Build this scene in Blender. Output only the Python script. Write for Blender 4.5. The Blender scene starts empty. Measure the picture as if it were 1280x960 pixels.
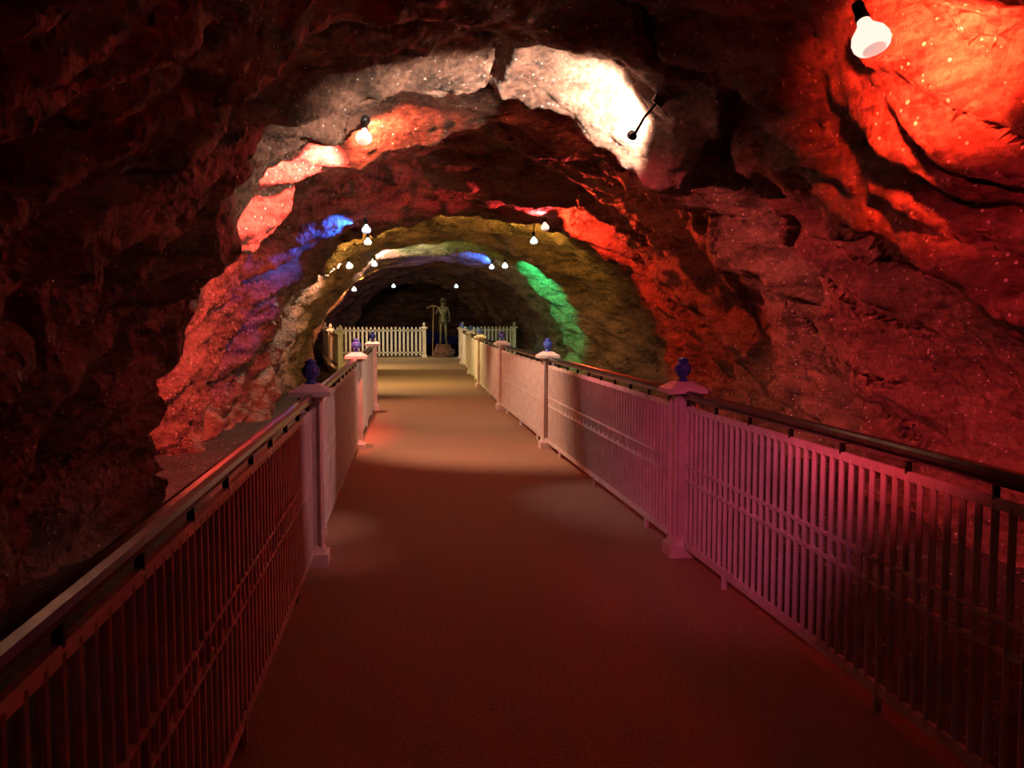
import bpy, math, random
from mathutils import Vector, noise, Matrix
from mathutils.bvhtree import BVHTree
random.seed(4)
scene = bpy.context.scene
scene.view_settings.view_transform = 'Standard'
R = math.radians

# ------------------------------------------------------------------ helpers
def link(o):
    scene.collection.objects.link(o); return o

def empty(name, loc):
    e = bpy.data.objects.new(name, None); e.empty_display_size = .2
    e.location = loc; return link(e)

class MB:
    def __init__(s): s.v=[]; s.f=[]; s.m=[]
    def frame(s, d):
        d = Vector(d).normalized()
        a = Vector((0,0,1)) if abs(d.z) < .9 else Vector((1,0,0))
        x = d.cross(a).normalized(); return x, d.cross(x).normalized(), d
    def cyl(s, p0, p1, r0, r1=None, n=8, mi=0, cap=True):
        r1 = r0 if r1 is None else r1
        p0=Vector(p0); p1=Vector(p1); x,y,d=s.frame(p1-p0); b=len(s.v)
        for p,r in ((p0,r0),(p1,r1)):
            for i in range(n):
                a=2*math.pi*i/n; s.v.append(p+x*math.cos(a)*r+y*math.sin(a)*r)
        for i in range(n):
            j=(i+1)%n; s.f.append((b+i,b+j,b+n+j,b+n+i)); s.m.append(mi)
        if cap:
            s.f.append(tuple(b+i for i in reversed(range(n)))); s.m.append(mi)
            s.f.append(tuple(b+n+i for i in range(n))); s.m.append(mi)
    def box(s, c, sz, ang=0, mi=0, top=1.0):
        c=Vector(c); b=len(s.v); ca,sa=math.cos(ang),math.sin(ang)
        for dz in (-1,1):
            k = top if dz>0 else 1
            for dx,dy in ((-1,-1),(1,-1),(1,1),(-1,1)):
                x=dx*sz[0]/2*k; y=dy*sz[1]/2*k
                s.v.append(c+Vector((x*ca-y*sa,x*sa+y*ca,dz*sz[2]/2)))
        for f in ((3,2,1,0),(4,5,6,7),(0,1,5,4),(1,2,6,5),(2,3,7,6),(3,0,4,7)):
            s.f.append(tuple(b+i for i in f)); s.m.append(mi)
    def rev(s, prof, o, axis, n=20, mis=None, mi=0):
        o=Vector(o); x,y,d=s.frame(axis); b=len(s.v)
        for r,h in prof:
            for i in range(n):
                a=2*math.pi*i/n; s.v.append(o+d*h+x*math.cos(a)*r+y*math.sin(a)*r)
        for k in range(len(prof)-1):
            for i in range(n):
                j=(i+1)%n
                s.f.append((b+k*n+i,b+k*n+j,b+(k+1)*n+j,b+(k+1)*n+i))
                s.m.append(mis[k] if mis else mi)
    def tube(s, pts, r, n=6, mi=0):
        for a,b in zip(pts[:-1],pts[1:]): s.cyl(a,b,r,r,n,mi)
    def build(s, name, mats, smooth=False, parent=None):
        me=bpy.data.meshes.new(name)
        me.from_pydata([tuple(v) for v in s.v],[],s.f)
        if not isinstance(mats,(list,tuple)): mats=[mats]
        for m in mats: me.materials.append(m)
        me.polygons.foreach_set('material_index', s.m)
        me.polygons.foreach_set('use_smooth',[smooth]*len(s.f))
        me.update()
        o=link(bpy.data.objects.new(name,me))
        if parent: o.parent=parent; o.location=-parent.location
        return o

def mat(name):
    m=bpy.data.materials.new(name); m.use_nodes=True
    nt=m.node_tree; return m,nt,nt.nodes['Principled BSDF']

def paint(name,c1,c2,rough=.4,scale=12,metal=0,bump=.15):
    m,nt,b=mat(name); N=nt.nodes; L=nt.links
    tc=N.new('ShaderNodeTexCoord'); n=N.new('ShaderNodeTexNoise'); n.inputs['Scale'].default_value=scale
    n.inputs['Detail'].default_value=6
    cr=N.new('ShaderNodeValToRGB'); cr.color_ramp.elements[0].position=.38; cr.color_ramp.elements[1].position=.6
    cr.color_ramp.elements[0].color=(*c1,1); cr.color_ramp.elements[1].color=(*c2,1)
    L.new(tc.outputs['Object'],n.inputs['Vector']); L.new(n.outputs['Fac'],cr.inputs[0])
    L.new(cr.outputs[0],b.inputs['Base Color']); b.inputs['Roughness'].default_value=rough
    b.inputs['Metallic'].default_value=metal
    bp=N.new('ShaderNodeBump'); bp.inputs['Strength'].default_value=bump; bp.inputs['Distance'].default_value=.01
    L.new(n.outputs['Fac'],bp.inputs['Height']); L.new(bp.outputs[0],b.inputs['Normal'])
    return m

def emis(name,c,s):
    m,nt,b=mat(name); b.inputs['Base Color'].default_value=(*c,1)
    b.inputs['Emission Color'].default_value=(*c,1); b.inputs['Emission Strength'].default_value=s
    return m

def rock_material(name, dark, light):
    m,nt,b=mat(name); N=nt.nodes; L=nt.links
    tc=N.new('ShaderNodeTexCoord')
    mp=N.new('ShaderNodeMapping'); mp.inputs['Rotation'].default_value=(R(-28),0,0); mp.inputs['Scale'].default_value=(.8,.5,2.6)
    L.new(tc.outputs['Object'],mp.inputs['Vector'])
    n1=N.new('ShaderNodeTexNoise'); n1.inputs['Scale'].default_value=1.6; n1.inputs['Detail'].default_value=12; n1.inputs['Roughness'].default_value=.80
    L.new(mp.outputs[0],n1.inputs['Vector'])
    cr=N.new('ShaderNodeValToRGB'); e=cr.color_ramp.elements
    e[0].position=.39; e[0].color=(*dark,1); e[1].position=.58; e[1].color=(*light,1)
    L.new(n1.outputs['Fac'],cr.inputs[0])
    vo=N.new('ShaderNodeTexVoronoi'); vo.inputs['Scale'].default_value=24
    L.new(tc.outputs['Object'],vo.inputs['Vector'])
    sep=N.new('ShaderNodeSeparateColor'); L.new(vo.outputs['Color'],sep.inputs[0])
    sz=N.new('ShaderNodeMath'); sz.operation='MULTIPLY'; sz.inputs[1].default_value=.30; L.new(sep.outputs[1],sz.inputs[0])
    lt=N.new('ShaderNodeMath'); lt.operation='LESS_THAN'
    L.new(vo.outputs['Distance'],lt.inputs[0]); L.new(sz.outputs[0],lt.inputs[1])
    gt=N.new('ShaderNodeMath'); gt.operation='GREATER_THAN'; gt.inputs[1].default_value=.55
    L.new(sep.outputs[0],gt.inputs[0])
    mu=N.new('ShaderNodeMath'); mu.operation='MULTIPLY'; L.new(lt.outputs[0],mu.inputs[0]); L.new(gt.outputs[0],mu.inputs[1])
    mx=N.new('ShaderNodeMixRGB'); mx.inputs[2].default_value=(.95,.88,.85,1)
    L.new(mu.outputs[0],mx.inputs[0]); L.new(cr.outputs[0],mx.inputs[1]); L.new(mx.outputs[0],b.inputs['Base Color'])
    ro=N.new('ShaderNodeMath'); ro.operation='MULTIPLY_ADD'; ro.inputs[1].default_value=-.25; ro.inputs[2].default_value=.5
    L.new(mu.outputs[0],ro.inputs[0]); L.new(ro.outputs[0],b.inputs['Roughness'])
    n2=N.new('ShaderNodeTexNoise'); n2.inputs['Scale'].default_value=4.5; n2.inputs['Detail'].default_value=12; n2.inputs['Roughness'].default_value=.78
    L.new(tc.outputs['Object'],n2.inputs['Vector'])
    v2=N.new('ShaderNodeTexVoronoi'); v2.inputs['Scale'].default_value=13; L.new(tc.outputs['Object'],v2.inputs['Vector'])
    b1=N.new('ShaderNodeBump'); b1.inputs['Strength'].default_value=1; b1.inputs['Distance'].default_value=.22
    b2=N.new('ShaderNodeBump'); b2.inputs['Strength'].default_value=.6; b2.inputs['Distance'].default_value=.04
    L.new(n2.outputs['Fac'],b1.inputs['Height']); L.new(v2.outputs['Distance'],b2.inputs['Height'])
    L.new(b1.outputs[0],b2.inputs['Normal']); L.new(b2.outputs[0],b.inputs['Normal'])
    return m

M_rock=rock_material('salt_rock',(.055,.020,.017),(.44,.215,.17))
M_ground=rock_material('ground_rubble',(.02,.012,.010),(.05,.032,.026))
M_path=paint('path_surface',(.27,.165,.105),(.38,.245,.165),.85,55,0,.6)
M_white=paint('white_bar_paint',(.72,.68,.66),(.85,.82,.80),.38,9)
M_post=paint('post_paint',(.72,.60,.58),(.85,.76,.74),.45,7)
M_hand=paint('handrail_steel',(.04,.035,.04),(.08,.07,.07),.22,14,.8)
M_blue=paint('finial_blue',(.03,.05,.35),(.07,.13,.6),.3,10)
M_black=paint('black_fitting',(.012,.012,.014),(.03,.03,.03),.4,10)
M_bronze=paint('statue_bronze',(.07,.075,.05),(.17,.16,.10),.45,14,.3)
M_wood=paint('tool_wood',(.3,.2,.1),(.5,.36,.2),.6,20)

# ------------------------------------------------------------------ tunnel
TAB=[(-6,1.0,3.1,3.1,3.55),(3,1.0,3.1,3.1,3.55),(6.5,1.1,3.3,3.35,3.70),(8.2,1.1,3.12,3.4,3.56),(8.5,1.1,4.05,3.75,4.3),(10.7,1.1,3.8,3.7,3.62),
(11.3,1.1,3.9,3.8,4.0),(14,1.15,3.75,3.9,3.85),(17,1.3,3.5,4.1,3.34),(17.6,1.3,3.9,4.4,3.8),(20,1.5,3.9,4.2,3.6),
(24,1.4,3.6,3.2,3.25),(24.6,1.4,3.8,3.8,3.6),(29,1.3,3.7,3.7,3.15),(29.6,1.3,4.1,4.1,3.5),(34,1.2,4.1,4.1,3.35),(38,1.05,3.5,3.5,3.15),
(40,1.0,2.75,2.9,2.9),(40.8,1.0,4.3,4.3,3.5),(54,1.0,4.5,4.5,3.6)]
def sect(y):
    if y<=TAB[0][0]: return TAB[0][1:]
    for a,b in zip(TAB[:-1],TAB[1:]):
        if y<=b[0]:
            t=(y-a[0])/(b[0]-a[0]); return tuple(a[i]+(b[i]-a[i])*t for i in range(1,5))
    return TAB[-1][1:]
def sstep(a,b,x):
    t=max(0,min(1,(x-a)/(b-a))); return t*t*(3-2*t)
def surf(t,y):
    ye=y+.32*noise.noise(Vector((math.cos(t)*2.2,math.sin(t)*2.2,y*.15+3)))*sstep(2,5,y)
    xc,WL,WR,H=sect(ye)
    c,s=math.cos(t),math.sin(t)
    W=WR if c>0 else WL
    x=xc+W*c; z=H*s
    p=Vector((x,y,z))
    q=z-.55*y
    nrm=Vector((c/W,0,s/H)).normalized()
    d=.15*noise.fractal(p*.55,1.0,2.0,3)
    st=noise.noise(Vector((x*.45,q*1.5,(y+z)*.28)))
    st2=noise.noise(Vector((x*.9+7,q*4.2,(y+z)*.55)))
    d+=.20*(1-abs(st)*2.2)-.12 + .12*(1-abs(st2)*2)-.03
    d+=.07*noise.fractal(p*2.6,.8,2.1,5)
    # open fissures that follow the salt beds
    fs=noise.noise(Vector((x*.5+11,q*1.15+.25*noise.noise(p*1.7),(y+z)*.22)))
    gate=sstep(-.1,.25,noise.noise(Vector((x*.6,y*.5,z*.6+20))))
    d+=.18*gate*(1-sstep(.0,.055,abs(fs-.05)))
    d*=1-.45*sstep(19,24,y)
    # overhanging ledge on the right side of the near section, hollow beneath it
    tr=R(32+9*(y-5.2)+5*noise.noise(Vector((y*1.3,4,2))))
    led=sstep(tr-R(1.2),tr+R(1.2),t)*(1-sstep(tr+R(8),tr+R(40),t))*sstep(-1,2,y)*(1-sstep(7.6,9.4,y))
    d-=.62*led
    d+=.16*sstep(tr-R(16),tr-R(6),t)*(1-sstep(tr-R(1),tr,t))*(1-sstep(7.6,9.4,y))
    tr2=tr-R(20)
    led2=sstep(tr2-R(2),tr2+R(2),t)*(1-sstep(tr2+R(3),tr2+R(14),t))*(1-sstep(9,12,y))
    d-=.10*led2
    return p+nrm*d
ys=[]; y=-6
while y<54:
    ys.append(y); y+= .2 if y<2 else (.05 if y<12 else (.11 if y<26 else .22))
NT=290; T0=-.07; T1=math.pi+.07
grid=[[surf(T0+(T1-T0)*j/NT,yy) for j in range(NT+1)] for yy in ys]
def shell(name,j0,j1):
    mb=MB(); w=j1-j0+1
    for r in grid: mb.v+=r[j0:j1+1]
    for i in range(len(ys)-1):
        for j in range(w-1):
            a=i*w+j; mb.f.append((a,a+1,a+w+1,a+w)); mb.m.append(0)
    return mb.build(name,M_rock,True)
shell('wall_right',0,74); shell('ceiling',74,216); shell('wall_left',216,NT)
V=[p for r in grid for p in r]; w=NT+1
F=[(i*w+j,i*w+j+1,(i+1)*w+j+1,(i+1)*w+j) for i in range(len(ys)-1) for j in range(NT)]
bvh=BVHTree.FromPolygons(V,F)
def endwall(name,idx):
    mb=MB(); r=grid[idx]; c=Vector((1,ys[idx],1)); mb.v=[c]+list(r)
    for j in range(NT): mb.f.append((0,j+1,j+2)); mb.m.append(0)
    mb.build(name,M_rock)
endwall('wall_back',-1); endwall('wall_front',0)
mb=MB(); nx,ny=50,200
for i in range(ny+1):
    for j in range(nx+1):
        x=-5.2+12.4*j/nx; y=-6+60*i/ny
        mb.v.append(Vector((x,y,-.2+.10*noise.fractal(Vector((x,y,0))*1.1,1,2,4))))
for i in range(ny):
    for j in range(nx):
        a=i*(nx+1)+j; mb.f.append((a,a+1,a+nx+2,a+nx+1)); mb.m.append(0)
mb.build('cave_ground',M_ground,True)
EDG=[(-6,-.74,2.05),(.9,-.68,2.0),(5.7,-.58,1.93),(10.5,-.5,1.87),(15,-.42,1.87),(19.6,-.9,1.95),(24.2,-1.4,2.13),(33.8,-2.5,4.6),(35.5,-2.5,4.6)]
mb=MB()
for y,a,b in EDG:
    mb.v+=[Vector((a,y,-.3)),Vector((a,y,0)),Vector((b,y,0)),Vector((b,y,-.3))]
for i in range(len(EDG)-1):
    k=4*i
    for j in range(3): mb.f.append((k+j,k+4+j,k+5+j,k+1+j)); mb.m.append(0)
mb.build('floor',M_path)

# ------------------------------------------------------------------ railings
def post(mb, x,y, s=1.0):
    mb.box((x,y,.04),(.19*s,.19*s,.08)); mb.box((x,y,.10),(.16*s,.16*s,.05),top=.8)
    mb.box((x,y,.58),(.11*s,.11*s,.94))
    for dx,dy in ((-1,-1),(1,-1),(1,1),(-1,1)):
        mb.cyl((x+dx*.055*s,y+dy*.055*s,.12),(x+dx*.055*s,y+dy*.055*s,1.02),.014,n=6)
    mb.box((x,y,1.045),(.15*s,.15*s,.03))
    mb.box((x,y,1.07),(.25*s,.25*s,.03)); mb.box((x,y,1.105),(.25*s,.25*s,.045),top=.42)
    mb.rev([(0.0,1.12),(.045,1.125),(.03,1.14),(.022,1.155),(.045,1.175),(.056,1.20),(.05,1.23),(.03,1.248),(.036,1.258),(.034,1.27),(.012,1.28),(0,1.282)],(x,y,0),(0,0,1),14,mi=1)
def panel(mb,p0,p1,sp=.082,r=.0125,scroll=True):
    a=Vector((*p0,0)); b=Vector((*p1,0)); d=b-a; Ln=d.length; d.normalize()
    a=a+d*.07; Ln-=.14; ang=math.atan2(d.y,d.x); mid=a+d*Ln/2
    Z=Vector((0,0,1))
    for z,h in ((.09,.045),(.96,.035),(.50,.014),(.60,.014)):
        mb.box(mid+Z*z,(Ln,.018,h),ang)
    mb.cyl(a+Z*1.045,a+d*Ln+Z*1.045,.03,n=12,mi=1)
    n=int(Ln/sp)
    for i in range(n+1):
        q=a+d*(Ln*(i+.5)/(n+1))
        mb.cyl(q+Z*.09,q+Z*.96,r,n=8,cap=False)
        if i%6==2: mb.cyl(q+Z*.97,q+Z*1.03,.012,n=6,mi=1)
        if scroll and i%2==0:
            c=q+d*sp/2+Z*.55
            pts=[c+d*math.cos(k*math.pi/5)*.04+Z*math.sin(k*math.pi/5)*.04 for k in range(11)]
            mb.tube(pts,.006,4)
    for e in (.15,.5,.85):
        q=a+d*Ln*e; mb.cyl(q-Z*.02,q+Z*.09,.018,n=6)
def railing(name,pts,sc=True):
    root=empty(name,(pts[0][0],pts[0][1],0))
    for i,p in enumerate(pts):
        mb=MB(); post(mb,*p); mb.build('post_%d'%(i+1),[M_post,M_blue],False,root)
    for i,(a,b) in enumerate(zip(pts[:-1],pts[1:])):
        mb=MB(); panel(mb,a,b,scroll=sc and a[1]<16); mb.build('panel_%d'%(i+1),[M_white,M_hand],False,root)
railing('iron_railing',[(1.93,-3.8),(1.9,.9),(1.84,5.68),(1.78,10.5),(1.78,15),(1.86,19.6),(2.04,24.2),(2.2,29),(2.4,32.6)])
railing('iron_railing',[(-.66,-3.8),(-.60,.9),(-.50,5.75),(-.41,10.6),(-.32,15.1)])
def picket(name,pts):
    root=empty(name,(pts[0][0],pts[0][1],0))
    for i,p in enumerate(pts):
        mb=MB(); post(mb,*p); mb.build('post_%d'%(i+1),[M_post,M_post],False,root)
    for i,(a,b) in enumerate(zip(pts[:-1],pts[1:])):
        mb=MB(); A=Vector((*a,0)); B=Vector((*b,0)); d=B-A; Ln=d.length; d.normalize(); ang=math.atan2(d.y,d.x)
        for z in (.18,.98): mb.box((A+B)/2+Vector((0,0,z)),(Ln,.03,.05),ang)
        n=int(Ln/.145)
        for k in range(1,n):
            q=A+d*Ln*k/n; mb.box(q+Vector((0,0,.57)),(.075,.03,1.0),ang); mb.box(q+Vector((0,0,1.09)),(.075,.03,.05),ang,top=.3)
        mb.build('panel_%d'%(i+1),M_white,False,root)
picket('picket_fence',[(-1.35,24.5),(-1.9,29),(-2.4,33.7),(1.15,33.7)])
picket('picket_fence',[(2.6,34.3),(4.6,34.8)])

# ------------------------------------------------------------------ lamps
EYE=Vector((0,0,1.55))
PROF=[(.026,-.02),(.03,0),(.045,.02),(.066,.045),(.075,.07),(.074,.09),(.066,.105),(.045,.118),(.02,.124),(0,.125)]
def lamp(pos, hang, beams, size=.075, glass=(1,.62,.5), gs=1.6, off=.32, mount=False):
    # beams: (aim, colour, energy, cone, blend); some are added fill spots
    c=Vector(pos)
    if mount:   # screw the fitting to the rock face behind this spot
        d=(c-EYE).normalized(); h=bvh.ray_cast(EYE,d)[0]
        if h and abs(h.y-c.y)<3.5: c=h-d*off
    near,nn,_,dist=bvh.find_nearest(c)
    if dist<.17: c=c+(Vector((1.2,c.y,1.2))-c).normalized()*(.17-dist)
    root=empty('flood_lamp',c)
    ax=Vector(hang).normalized(); k=size/.075
    o=c-ax*.06*k
    mb=MB()
    mb.rev([(.0,-.10),(.026,-.10),(.03,-.085),(.03,-.03),(.036,-.02),(.036,.0),(.028,.004)],o-ax*.02*k,ax,16)
    top=o-ax*.12*k; up=bvh.find_nearest(top)[0]
    u=(up-top).normalized()
    mb.tube([top,top*.6+up*.4+Vector((0,0,.03)),up],.011,6); mb.cyl(up-u*.05,up+u*.06,.05,.055,12)
    mb.build('socket',M_black,True,root)
    mb=MB()
    mb.rev([(r*k,h*k) for r,h in PROF],o,ax,24,mis=[0]*7+[1]*2)
    mb.build('glass_bulb',[emis('bulb_glow',glass,gs),emis('bulb_lens',tuple(v*.8 for v in glass),gs*.62)],True,root)
    for a,cl,en,cn,bl in beams:
        ld=bpy.data.lights.new('bulb_or_fill_light','SPOT'); ld.energy=en; ld.color=cl
        ld.spot_size=R(cn); ld.spot_blend=bl; ld.shadow_soft_size=.05
        lo=link(bpy.data.objects.new('bulb_or_fill_light',ld)); a=Vector(a).normalized()
        lo.parent=root; lo.location=a*.15*k
        lo.rotation_euler=a.to_track_quat('-Z','Y').to_euler()
RED=(1,.045,.015); PINK=(1,.10,.07); WARM=(1,.80,.56); YEL=(1,.74,.12); BLUE=(.02,.14,1); GREEN=(.03,1,.25)
dn=(0,-.35,-1)
lamp((2.41,4.5,2.95),(.15,-.45,-1),[((.9,.38,.08),RED,700,128,.5),((-2.6,1.7,-2.2),(1,.36,.38),95,26,.8)],size=.09,glass=(1,.6,.5),off=.75,mount=True)  # second spot is an added fill aimed at the left post
lamp((-.28,9.1,3.3),(-.1,-.5,-1),[((-.75,.42,-.6),PINK,2100,112,.5),((.25,.8,.25),(1,.17,.07),260,130,.6),
     ((.55,.4,-1),(1,.50,.31),520,80,.7),((4.6,-3.0,-2.7),(1,.09,.09),1250,46,.9),((4.9,-.2,-1.9),(1,.17,.14),1150,44,.9),((2.1,-2.2,-2.8),(1,.72,.74),125,32,.8)],size=.085,off=.42,mount=True)  # fill spots added on this fitting for floor, right wall and right railing
lamp((2.5,9.6,3.45),(.1,.9,.3),[((-.15,.85,.38),WARM,480,130,.5),((-.9,.5,.14),WARM,720,58,.8),((-2.9,-.5,-2.9),(1,.5,.42),120,26,.7)],glass=(1,.9,.75),off=.5,mount=True)  # second and third spots are added fill for ceiling left and left railing
lamp((2.54,15,3.05),dn,[((.8,-.45,-.25),RED,430,150,.5),((-.6,-.6,.35),(1,.05,.05),380,110,.6)],mount=True)  # second spot is added to redden the ceiling
lamp((-.43,15,2.95),dn,[((-.9,-.45,.0),BLUE,230,72,.6),((-.85,-.3,-.6),BLUE,150,40,.9),((.4,-.1,-1),(1,.50,.26),270,90,.6)],glass=(.8,.85,1),mount=True)  # last spot is an added warm fill for the walkway
lamp((-.45,18,2.95),dn,[((.3,.9,.1),YEL,230,150,.5)],glass=(1,.9,.7))
lamp((2.77,18,3.0),dn,[((-.2,.9,.1),(.95,.68,.08),230,140,.5)],glass=(.9,1,.9))
lamp((-.9,20,2.6),(.2,-.5,-1),[((-.8,-.3,-.4),(1,.66,.38),230,150,.5),((.6,.2,-1),(1,.66,.30),400,116,.5)],glass=(1,1,.9))  # second spot is an added fill brightening the path
lamp((2.75,22.5,2.75),dn,[((.62,.62,-.42),GREEN,600,90,.5)],glass=(.8,1,.85))
lamp((-.5,22.3,2.85),dn,[((.1,.7,.35),(1,.9,.7),340,120,.5),((.75,.65,.2),(.2,1,.12),230,50,.6),((.2,.8,-.2),(1,.60,.2),200,90,.6)],glass=(1,1,.95))  # green spot is an extra beam added to this white bulb
lamp((2.8,26,2.9),dn,[((-.4,.75,.4),BLUE,340,80,.5)],glass=(.8,.9,1))
lamp((.06,34,2.6),dn,[((.1,-.6,-1),(1,.86,.45),130,100,.5)],glass=(.8,1,1))
lamp((2.35,34,2.6),dn,[((.5,-.3,-1),(.1,.9,.8),90,70,.5)],glass=(.8,1,1))
lamp((-1.1,27.5,2.3),dn,[((-.6,.5,-.2),(1,.38,.12),330,130,.5),((.6,.4,-1),(1,.70,.3),300,110,.5),((.1,.7,.6),(1,.6,.1),200,90,.5),((.25,.95,-.22),(1,.78,.38),420,46,.6)],glass=(1,.9,.8))  # lamp assumed for the orange-lit rock; last spot is added to light the front of the far fence
# assumed unseen red lamp, added high left to light the right railing and wall
lamp((-.7,.9,2.95),(.3,.2,-1),[((2.5,4.0,-2.1),(1,.12,.26),270,32,1),((4.9,4.2,-2.1),(1,.05,.07),1050,32,.9)])

# ------------------------------------------------------------------ statue
SX,SY,SZ=1.85,33.9,.48
root=empty('miner_statue',(SX,SY,0))
mb=MB()
for i in range(16):
    a=random.random()*6.28; rr=random.uniform(.0,.3); s=random.uniform(.22,.36); z=max(.08,.34-rr*.7)
    b=len(mb.v); mb.rev([(0,-.5),(.38,-.42),(.55,-.05),(.42,.35),(0,.45)],(0,0,0),(random.uniform(-.3,.3),random.uniform(-.3,.3),1),7)
    for k in range(b,len(mb.v)):
        v=mb.v[k]*s*random.uniform(.9,1.1); mb.v[k]=Vector((v.x+SX+math.cos(a)*rr*1.2,SY+v.y+math.sin(a)*rr,max(0,v.z*.9+z)))
mb.cyl((SX,SY,0),(SX,SY,SZ),.40,.27,10)
mb.build('rock_pedestal',M_rock,False,root)
sk=[((0,0,.86),.13),((0,0,1.02),.115),((0,0,1.24),.15),((0,-.01,1.38),.06),((0,-.02,1.46),.09),((0,-.02,1.57),.10),
((-.17,0,1.32),.065),((-.26,-.04,1.08),.05),((-.34,-.22,1.16),.033),
((.17,0,1.32),.065),((.24,.03,1.07),.05),((.22,-.1,.87),.033),
((-.08,0,.80),.095),((-.09,-.03,.46),.07),((-.09,.02,.08),.05),((-.11,-.13,.045),.045),
((.08,0,.80),.095),((.10,-.06,.46),.07),((.10,-.01,.08),.05),((.13,-.16,.045),.045)]
ed=[(0,1),(1,2),(2,3),(3,4),(4,5),(2,6),(6,7),(7,8),(2,9),(9,10),(10,11),(0,12),(12,13),(13,14),(14,15),(0,16),(16,17),(17,18),(18,19)]
me=bpy.data.meshes.new('body'); me.from_pydata([p for p,_ in sk],ed,[]); me.materials.append(M_bronze)
bo=link(bpy.data.objects.new('body',me)); bo.parent=root; bo.location=(0,0,SZ)
md=bo.modifiers.new('Skin','SKIN')
if len(me.skin_vertices)==0:
    bpy.context.view_layer.objects.active=bo; bpy.ops.mesh.customdata_skin_add()
for i,(p,r) in enumerate(sk):
    me.skin_vertices[0].data[i].radius=(r,r*.85)
me.skin_vertices[0].data[0].use_root=True
md.use_smooth_shade=True
bo.modifiers.new('Subd','SUBSURF').levels=2; bo.modifiers['Subd'].render_levels=2
O=Vector((SX,SY,SZ))
mb=MB()
mb.rev([(.145,1.575),(.15,1.585),(.115,1.6),(.11,1.64),(.085,1.68),(.04,1.705),(0,1.71)],O+Vector((0,-.02,0)),(0,0,1),18)
mb.cyl(O+Vector((0,-.13,1.62)),O+Vector((0,-.165,1.62)),.03,.035,12)
mb.cyl(O+Vector((0,-.10,1.545)),O+Vector((0,-.135,1.505)),.008,.018,8)
for s in (-1,1):
    mb.cyl(O+Vector((s*.095,-.02,1.50)),O+Vector((s*.105,-.01,1.55)),.012,.016,8)
    mb.cyl(O+Vector((s*.033,-.105,1.54)),O+Vector((s*.033,-.116,1.54)),.013,.010,8)
mb.cyl(O+Vector((-.025,-.11,1.475)),O+Vector((.025,-.11,1.475)),.008,.008,6)
mb.rev([(.13,1.10),(.15,1.0),(.175,.88),(.19,.74),(.17,.75)],O,(0,0,1),16)
mb.build('helmet_and_jacket',M_bronze,True,root)
mb=MB()
for s,h in ((-1,Vector((-.36,-.24,1.17))),(1,Vector((.22,-.12,.84)))):
    h=O+h; mb.rev([(0,-.05),(.03,-.04),(.036,0),(.03,.04),(0,.05)],h,(0,-.4,-1),8)
    for k in range(4):
        q=h+Vector((0,-.02,.03-.02*k)); mb.tube([q,q+Vector((-.03,-.03,-.004)),q+Vector((-.045,-.01,-.01)),q+Vector((-.04,.01,-.01))],.009-.0008*k,5)
    mb.tube([h+Vector((.02,0,.02)),h+Vector((.035,-.03,.03)),h+Vector((.02,-.05,.03))],.01,5)
mb.build('hands',M_bronze,True,root)
mb=MB()
a=O+Vector((-.38,-.27,0)); mb.cyl(a+Vector((-.02,0,-.45)),a+Vector((.02,.02,1.42)),.018,n=8)
pk=[a+Vector((-.22+.06*k,.02,1.30+.10*math.sin(math.pi*k/8))) for k in range(9)]
for k in range(8): mb.cyl(pk[k],pk[k+1],.022,.022,6)
mb.build('pickaxe',M_wood,True,root)

# ------------------------------------------------------------------ world + camera
wd=bpy.data.worlds.new('cave_dark'); scene.world=wd; wd.use_nodes=True
wd.node_tree.nodes['Background'].inputs[0].default_value=(.002,.0015,.006,1)
cd=bpy.data.cameras.new('camera'); cd.sensor_width=36; cd.lens=1150/1280*36; cd.clip_start=.05
cam=link(bpy.data.objects.new('camera',cd)); cam.location=(0,0,1.55)
cam.rotation_euler=(R(90-4.3),0,R(-7.4)); scene.camera=cam
